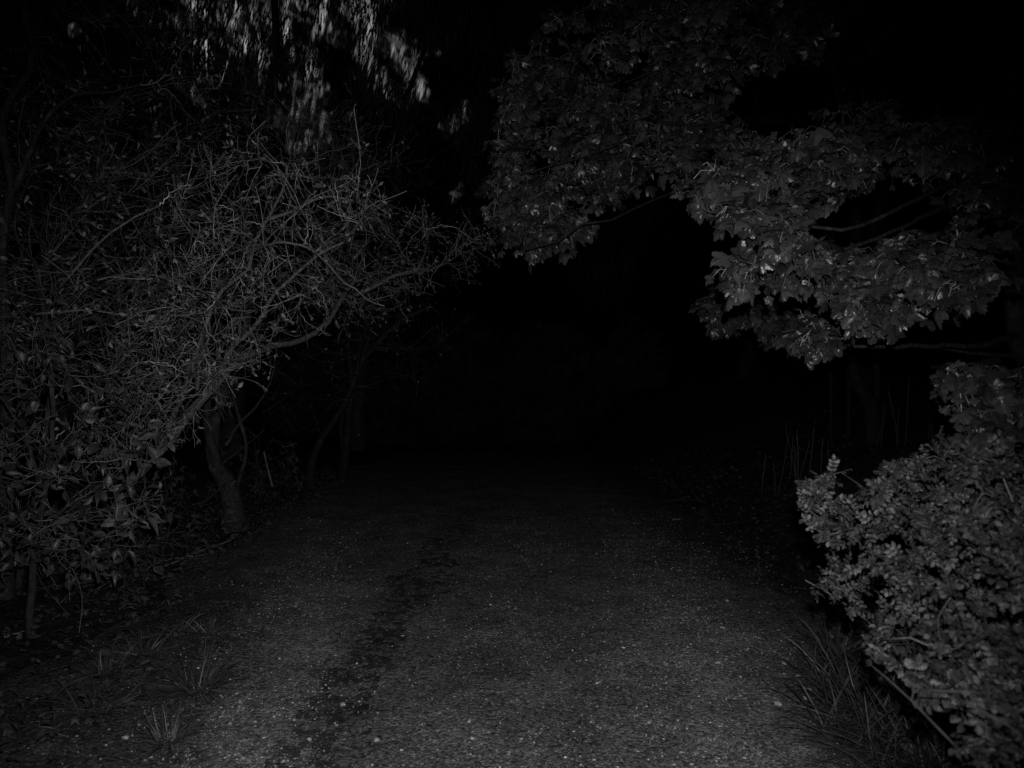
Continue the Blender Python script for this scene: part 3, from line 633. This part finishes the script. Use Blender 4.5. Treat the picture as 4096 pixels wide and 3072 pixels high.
c4 = P(6.0, (3350, 330, 7.4), (3250, 200, 5.8), (3150, 150, 4.8), (3050, 120, 4.4), (2900, 80, 4.3))
c5 = P(6.5, (3412, 1000, 7.7), (3200, 1060, 6.5), (3000, 1160, 5.6), (2900, 1180, 5.4), (2800, 1200, 5.3))
maple('further maple reaching its boughs over the middle of the path from a leaning trunk',
    [(tz, 0.075, 0.03, 'trunk'), (tb, 0.045, 0.02, 'stem'), (c1, 0.024, 0.006, 'branch'), (c2, 0.020, 0.005, 'branch'), (c3, 0.018, 0.005, 'branch'), (c4, 0.016, 0.005, 'branch'), (c5, 0.014, 0.004, 'branch')],
    [fill([(485, 185), (500, 120), (540, 80), (620, 70), (700, 90), (690, 150), (640, 180), (600, 205), (540, 200)], 190, 5.0, 6.1),
     fill([(490, 210), (540, 200), (600, 215), (580, 240), (540, 252), (505, 250)], 50, 5.0, 5.6),
     fill([(640, 110), (720, 95), (700, 130), (680, 160), (640, 165)], 22, 4.3, 4.9),
     fill([(660, 140), (700, 125), (750, 130), (740, 165), (700, 190), (670, 185)], 26, 4.0, 4.6),
     fill([(580, 30), (680, 0), (760, -20), (830, -10), (830, 40), (760, 60), (700, 80), (620, 75)], 80, 4.0, 5.0),
     fill([(480, 130), (520, 40), (600, -20), (800, -30), (860, 0), (800, 60), (640, 70), (540, 90)], 120, 5.0, 6.2),
     fill([(690, 295), (720, 285), (800, 305), (850, 330), (800, 340), (720, 325)], 40, 5.2, 5.8)],
    12, 0.082, bark=M_bark_black, face=(-0.2, -0.42, 0.9))

# ------------------------------------------------------------------ briar at the right
def briar(label, base, hull, n, d0, d1, dfun, canes, leaf, nper):
    b = np.array([base[0], base[1], ground_z(base[0], base[1]) - 0.03]); t = thing('briar_shrub', label, 'shrub', b)
    LP, LR = [], []
    for c in canes:
        q = np.concatenate([b[None] + 0.05 * rng.standard_normal((1, 3)) * np.array([1, 1, 0]), c]); p, r = limb_mesh('cane', q, 0.0036, 0.0018, M_twig_dark, t, 6, 20); LP.append(p); LR.append(r)
    B, BR = grow(LP, LR, fill(hull, n, d0, d1, dfun), zig=0.05, rk=0.0045, m=7)
    v, f, k = merge([tubes(B, np.maximum(BR * 0.8, 0.0009), 4)])
    N = len(B) * nper; pos, T = along(B, N, 0.25, 1.0)
    rx = norm(T * 0.5 + rng.standard_normal((N, 3)) * 0.8 + np.array([0, -0.35, 0.0])); up = np.array([-0.25, -0.6, 0.8]) + 0.6 * rng.standard_normal((N, 3))
    X = norm(np.cross(rx, up)); Z = np.cross(X, rx); ln = leaf * rng.uniform(0.7, 1.25, N)
    rach = np.stack([pos, pos + rx * ln[:, None] * 1.4, pos + rx * ln[:, None] * 2.8 - np.array([0, 0, .15]) * ln[:, None]], 1)
    v2, f2, k2 = tubes(rach, np.full((N, 3), 0.0006), 3); v, f, k = merge([(v, f[0], k), (v2, f2, k2)]); make_obj('twigs', v, f, M_twig_dark, t, rnd=k)
    pp, aa, nn, ss = [], [], [], []
    for s, side in ((0.8, 1), (0.8, -1), (1.65, 1), (1.65, -1), (2.45, 1), (2.45, -1), (2.8, 0)):
        q = pos + rx * (ln * s)[:, None] - np.array([0, 0, .07]) * (s * ln)[:, None]
        pp.append(q); aa.append(norm(rx * (1.0 if side == 0 else 0.45) + side * X + 0.15 * rng.standard_normal((N, 3)))); nn.append(Z + 0.22 * rng.standard_normal((N, 3))); ss.append(ln * rng.uniform(0.8, 1.1, N))
    v, f, k, u = place(LEAFLET, np.concatenate(pp), np.concatenate(aa), np.concatenate(nn), np.concatenate(ss)); make_obj('leaves', v, f, M_rose, t, rnd=k, uv=u)

dfun = lambda x, y: -(x - 800) / 224 * 0.75 - np.clip(y - 450, 0, 400) / 318 * 0.55
def cane(*q): return np.array([at(a, b_, c) for a, b_, c in q])
cs = [cane((950, 700, 2.1), (900, 600, 2.3), (850, 530, 2.4), (815, 480, 2.4)), cane((960, 680, 2.0), (920, 560, 2.1), (880, 500, 2.2), (845, 475, 2.3)), cane((1000, 650, 1.9), (980, 540, 1.9), (950, 470, 2.0), (930, 440, 2.1)),
      cane((950, 690, 2.0), (890, 640, 2.2), (840, 600, 2.3), (805, 580, 2.35)), cane((1000, 720, 1.7), (960, 660, 1.55), (920, 640, 1.6), (880, 640, 1.7)), cane((1040, 600, 1.8), (1020, 520, 1.7), (1000, 470, 1.7)), cane((1040, 740, 1.5), (1000, 700, 1.3), (960, 690, 1.25), (920, 690, 1.3))]
briar('dense briar of tiny oval leaflets bulging over the right path side', (1.75, 2.45),
    [(803, 500), (805, 470), (818, 462), (835, 476), (848, 500), (850, 520), (872, 520), (868, 474), (905, 458), (925, 436), (945, 428), (968, 450), (1000, 448), (1045, 455), (1045, 770), (985, 768), (940, 712), (905, 672), (885, 652), (868, 640), (880, 618), (862, 604), (815, 598), (797, 585), (808, 570), (835, 560), (862, 552), (845, 535), (820, 545), (803, 535), (812, 520)], 420, 2.3, 2.9, dfun, cs, 0.0148, 8)
cs2 = [cane((990, 780, 1.5), (950, 740, 1.35), (900, 690, 1.5), (865, 660, 1.6)), cane((1030, 760, 1.2), (1000, 720, 1.1), (960, 700, 1.15))]
briar('blurred spray of briar leaflets nearest the camera at the lower right corner', (1.35, 1.75),
    [(930, 670), (1000, 650), (1045, 640), (1045, 790), (1000, 790), (970, 750), (940, 710)], 22, 1.35, 1.75, None, cs2, 0.024, 5)

# ------------------------------------------------------------------ grass tufts
def tuft(label, px, py, rad, n, length, lean=0.9, group='grass tufts beside the path', mat=None, width=0.0028, up=0.5):
    d = CAMZ / ((py - 365) / FPX)
    for _ in range(6):
        p = at(px, py, d); e = p[2] - ground_z(p[0], p[1]); d = d + e / max((py - 365) / FPX, 0.05)
    p = at(px, py, d); b = np.array([p[0], p[1], ground_z(p[0], p[1])]); n = int(n * 2.2)
    a = rng.uniform(0, 6.28, n); el = np.radians(rng.uniform(4, 78, n)); L_ = length * rng.uniform(0.45, 1.2, n)
    d0 = np.stack([np.cos(a) * np.cos(el) * lean, np.sin(a) * np.cos(el) * lean, np.sin(el) * up + 0.1], 1); d0 = norm(d0); a2 = a + (rng.uniform(-3, 3, n) if rad > 0.15 else 0); q = b + np.stack([np.cos(a2), np.sin(a2), 0 * a], 1) * rad * rng.random((n, 1)) ** 0.6; q[:, 2] = ground_z(q[:, 0], q[:, 1]) - 0.005
    m = 7; pts = [q]; grav = rng.uniform(0.05, 0.22, n)[:, None]
    for k in range(m - 1):
        d0 = norm(d0 + np.array([0, 0, -1.0]) * grav + 0.06 * rng.standard_normal((n, 3))); nx = pts[-1] + d0 * (L_ / (m - 1))[:, None]
        nx[:, 2] = np.maximum(nx[:, 2], ground_z(nx[:, 0], nx[:, 1]) + 0.008 + 0.004 * rng.random(n)); pts.append(nx)
    Pb = np.stack(pts, 1); Tn = norm(np.gradient(Pb, axis=1)); sd = norm(np.cross(Tn, np.array([0, 0, 1.0]) + 0.4 * rng.standard_normal((n, 1, 3)))); wd = width * rng.uniform(0.5, 1.2, n)[:, None] * np.array([0.7, 1, 1, 0.95, 0.8, 0.55, 0.1])[None]
    upv = np.cross(sd, Tn); V = np.stack([Pb - sd * wd[..., None], Pb - upv * wd[..., None] * 0.35, Pb + sd * wd[..., None]], 2)
    idx = np.arange(n * m * 3).reshape(n, m, 3); F = np.concatenate([np.stack([idx[:, :-1, c], idx[:, :-1, c + 1], idx[:, 1:, c + 1], idx[:, 1:, c]], -1).reshape(-1, 4) for c in (0, 1)])
    uv = np.zeros((n * m * 3, 2)); uv[:, 1] = np.tile(np.repeat(np.linspace(0, 1, m), 3), n)
    o = make_obj('grass_tuft', V.reshape(-1, 3) - b, F, mat or M_grass, rnd=np.repeat(rng.random(n), m * 3), uv=uv); o.location = b
    return tag(o, label, 'grass', group)
TL = [('large splayed grass tuft nearest the bright gravel on the left', 198, 690, .06, 120, .24), ('round low grass tuft left of the large splayed one', 104, 674, .05, 95, .20), ('thin grass tuft above the round low one, blades leaning right', 143, 656, .05, 60, .20),
      ('grass tuft farthest left of the two by the hedge foot', 178, 636, .05, 60, .20), ('grass tuft right of its twin by the hedge foot', 208, 634, .05, 55, .17), ('scruffy dark grass tuft near the lower left corner', 92, 712, .08, 75, .21), ('upright pale bladed grass tuft at the bottom left', 170, 742, .05, 50, .17),
      ('tiny far grass tuft on the gravel beyond the others', 250, 601, .03, 30, .13)]
for lb, x_, y_, r_, n_, l_ in TL: tuft(lb, x_, y_, r_ * 1.3, n_, l_ * 0.85, up=0.9 if 'upright' in lb else 0.5, width=0.0028)
TR = [('matted drooping grass below the briar at the path side', 850, 690, .20, 150, .36), ('thick matted grass at the lower right, blades swept over the gravel', 885, 735, .26, 260, .40), ('grass tuft at the bottom edge under the briar', 925, 772, .24, 240, .40), ('small grass tuft in the briar shade', 838, 652, .09, 60, .22), ('grass tuft pushing up through the lowest briar leaves', 925, 705, .2, 160, .38)]
for lb, x_, y_, r_, n_, l_ in TR: tuft(lb, x_, y_, r_, int(n_ * 1.3), l_ * 0.8, width=0.0036, up=0.55)

# dry stalks by the further maple, low weeds on the bank
for lb, x_, y_, n_, l_ in (('pale dry stalks standing right of the leaning maple trunk', 897, 420, 9, 0.75), ('faint dry stalks left of the leaning maple trunk', 795, 400, 12, 0.7)):
    p = at(x_, y_, 7.6); b = np.array([p[0], p[1], ground_z(p[0], p[1])]); q = b + np.stack([rng.uniform(-.28, .28, n_), rng.uniform(-.3, .3, n_), 0 * np.arange(n_)], 1)
    q[:, 2] = ground_z(q[:, 0], q[:, 1]) - 0.03; dr = np.stack([0.16 * rng.standard_normal(n_), 0.1 * rng.standard_normal(n_), np.ones(n_)], 1) * rng.uniform(0.5, 1, (n_, 1)) * l_
    pts = q[:, None] + dr[:, None] * np.linspace(0, 1, 6)[None, :, None] + 0.004 * rng.standard_normal((n_, 6, 3)); v, f, k = tubes(pts, np.full((n_, 6), 0.0035), 4)
    o = make_obj('dry_stalks', v - b, f, M_straw, rnd=k, uv=np.zeros((len(v), 2))); o.location = b; tag(o, lb, 'weed')

# ------------------------------------------------------------------ single stones, fallen leaves and sticks on the path
def on_ground(px, py):
    d = CAMZ / ((py - 365) / FPX)
    for _ in range(8):
        p = at(px, py, d); d = d + (p[2] - ground_z(p[0], p[1])) / ((py - 365) / FPX)
    return at(px, py, d)
ST = [(784, 665, .013, 'pale stone at the foot of the right grass'), (809, 691, .014, 'white stone left of the drooping grass'), (779, 706, .014, 'flat white stone on the right gravel, below the grass tips'), (599, 684, .013, 'lone square stone right of the path centre'), (649, 724, .012, 'pale pebble with a smaller one beside it, right of the mossy strip'),
      (469, 723, .010, 'small white stone on the centre of the path'), (309, 741, .012, 'white stone on the mossy strip near the bottom edge'), (377, 742, .010, 'pale stone just right of the mossy strip'), (343, 706, .011, 'jagged white stone in the middle of the mossy strip'), (722, 629, .010, 'white pebble high on the right gravel'), (727, 602, .012, 'tiny far pebble near the briar tip'), (805, 700, .010, 'dull stone half under the swept grass'), (718, 664, .012, 'grey stone in the dense right gravel'), (126, 739, .013, 'pale chip on the dark soil at lower left')]
for px, py, sz, lb in ST:
    p = on_ground(px, py); v, f, k = stones(1, np.array([p[0]]), np.array([p[1]]), np.array([sz]), 0.6); c = np.array([p[0], p[1], ground_z(p[0], p[1])])
    o = make_obj('stone', v - c, f, M_stone, smooth=False, rnd=k); o.location = c; tag(o, lb, 'stone', 'loose stones on the path')
def lone_leaf(name, lb, px, py, sz, tm, az, mat, group=None):
    p = on_ground(px, py); c = np.array([p[0], p[1], ground_z(p[0], p[1]) + 0.012]); v, f, k, u = place([tm], np.zeros((1, 3)), np.array([[math.cos(az), math.sin(az), 0.12]]), np.array([[-0.1, -0.25, 1.0]]), np.array([sz]))
    o = make_obj(name, v, f, mat, rnd=k, uv=u); o.location = c; tag(o, lb, 'leaf', group)
lone_leaf('fallen_leaf', 'single pale narrow leaf lying at the middle of the path', 430, 632, 0.085, OVALS[3], 0.4, M_straw)
for px, py, az, lb in ((900, 460, .3, 'pale fallen leaf on the bank above the briar'), (800, 430, 2.0, 'fallen leaf on the dark bank left of the dry stalks'), (745, 533, 1.0, 'faint fallen leaf at the foot of the bank')):
    lone_leaf('fallen_leaf', lb, px, py, 0.06, OVALS[2], az, M_dry)
def stick(lb, a, b, r=0.004, mat=M_twig):
    A, B = on_ground(*a), on_ground(*b); u = np.linspace(0, 1, 9)[:, None]; q = A * (1 - u) + B * u; q[:, :2] += 0.012 * rng.standard_normal((9, 2)); q[:, 2] = ground_z(q[:, 0], q[:, 1]) + 0.014
    v, f, k = tubes(q[None], np.linspace(r, r * 0.6, 9)[None], 5, 0.1); c = q[0]; o = make_obj('stick', v - c, f, mat, rnd=k); o.location = c; tag(o, lb, 'stick', 'fallen sticks on the ground')
stick('thin pale twig lying at the foot of the bank', (660, 504), (686, 499), .005, M_twig)
stick('short pale twig on the dim gravel below the longer twig', (671, 522), (682, 520), .005, M_twig)
stick('long thin dark stick lying along the hedge foot', (158, 570), (236, 538), .007, M_twig)
stick('grey stick crossing the litter beside the long thin dark one', (160, 562), (205, 556), .006)
stick('bent twig across the soil left of the upright pale tuft', (30, 722), (68, 740), .004)
stick('straw thin twig lying on the gravel at bottom centre', (545, 742), (558, 736), .002, M_straw)
stick('stick leaning in the litter by the near stem foot', (5, 640), (24, 634), .006)

# ------------------------------------------------------------------ trees further off
def far_tree(name, label, x, y, h, rt, crown, nleaf, lsize, lean=(0, 0), templates=LANCE_S, droop=1.4, nb=34, clump=7, group='trees closing over the path further off'):
    b = np.array([x, y, ground_z(x, y) - 0.1]); t = thing(name, label, 'tree', b, group)
    q = np.array([b + np.array([lean[0] * s ** 1.3 + 0.15 * rng.standard_normal() * (s > 0), lean[1] * s, h * s]) for s in (0, 0.2, 0.4, 0.6, 0.8, 1.0)])
    p, r = limb_mesh('trunk', q, rt, rt * 0.25, M_bark_dark, t, flare=0.5)
    cx, cy, cz, rx, ry, rz = crown; g3 = norm(rng.standard_normal((nb, 3))) * rng.random((nb, 1)) ** 0.45; tg = np.array([cx, cy, cz]) + g3 * np.array([rx, ry, rz])
    B, BR = grow([p], [r], tg, zig=0.05, rk=0.02, m=9)
    T1, R1 = spawn(B, BR, nb * 6, 0.9, rmax=0.008, m=6, trop=(0, 0, -0.05))
    v, f, k = merge([tubes(B, BR, 5), tubes(T1, np.maximum(R1, 0.003), 3)]); make_obj('twigs', v, f, M_twig_dark, t, rnd=k)
    cl, T = along(np.concatenate([T1, resample_all(B, 6)]), max(1, nleaf // clump), 0.3); n = len(cl) * clump
    pos = np.repeat(cl, clump, 0) + 0.17 * rng.standard_normal((n, 3)) * np.array([1, 1, 1.3]); ax = norm(rng.standard_normal((n, 3)) * 0.2 + np.array([-0.24, 0, -droop])); nm = rng.standard_normal((n, 3)) + np.array([0, -1.0, 0.3])
    v, f, k, u = place(templates, pos, ax, nm, lsize * rng.uniform(0.6, 1.3, n)); make_obj('leaves', v, f, M_far, t, rnd=k, uv=u)
    return t
def resample_all(P_, n): return np.stack([resample(q, n, False) for q in P_])
far_tree('drooping_tree', 'tall drooping tree with the pale sky showing through its leaves', -4.6, 12.0, 8.6, 0.16, (-3.6, 11.5, 6.3, 3.6, 1.8, 2.2), 9000, 0.20, (0.9, 0))
far_tree('drooping_tree', 'dark crowned tree beyond the path, right of the pale sky gaps', -3.3, 15.5, 9.0, 0.16, (0.2, 14.5, 6.4, 3.0, 2.0, 2.8), 6000, 0.20, (1.6, 0))
far_tree('dark_tree', 'faint dark tree at the far end of the path, leaning in from the right', 6.0, 19.0, 9.0, 0.17, (2.0, 18.5, 6.0, 3.2, 2.0, 3.0), 6000, 0.2)
far_tree('dark_tree', 'barely visible tree on the bank behind the leaning maple trunk', 6.2, 13.0, 8.0, 0.14, (6.0, 13.0, 6.0, 2.6, 2.0, 2.6), 2200, 0.17)
far_tree('dark_tree', 'barely visible tree behind the hedge at left', -7.5, 12.5, 9.0, 0.17, (-7.0, 12.0, 6.2, 2.8, 2.0, 3.0), 4200, 0.18)

for bx, by, w_, lb in ((-4.6, 22.5, 3.0, 'black thicket added to hide lit ground left of the path end'), (-1.2, 24.5, 3.0, 'black thicket added to hide lit ground square across the path end'), (2.2, 23.5, 3.0, 'black thicket added to hide lit ground right of the path end')):
    gz_ = float(ground_z(bx, by)); far_tree('thicket', lb, bx, by, 3.6, 0.07, (bx, by, gz_ + 1.9, w_, 1.0, 2.0), 4200, 0.42, templates=LEAFLET, droop=0.4, nb=40, clump=12, group='added thickets hiding lit ground at the path end')  # thickets added only to hide far ground lit by the sky glow

# thin bare saplings at the upper right
def sapling(lb, pts, r):
    q = rooted(pts); t = thing('sapling', lb, 'tree', q[0], 'thin bare saplings behind the near maple'); p, rr = limb_mesh('stem', q, r * 0.8, r * 0.4, M_bark_black, t, 7)
    B, BR = spawn(p[None], rr[None], 9, 0.9, ang=(30, 60), tmin=0.5, rmax=0.008, m=7, wig=0.1); v, f, k = tubes(B, np.maximum(BR, 0.003), 4); make_obj('twigs', v, f, M_twig, t, rnd=k)
sapling('thin bare sapling left of its taller twin above the near maple', P(8.8, (3330, 1100), (3345, 700), (3360, 500), (3378, 380), (3392, 250), (3440, 180)), 0.030)
sapling('taller bare sapling rising to the top edge above the near maple', P(8.6, (3400, 1100), (3420, 650), (3440, 450), (3460, 330), (3480, 200), (3490, 110), (3540, 0), (3580, -120)), 0.034)
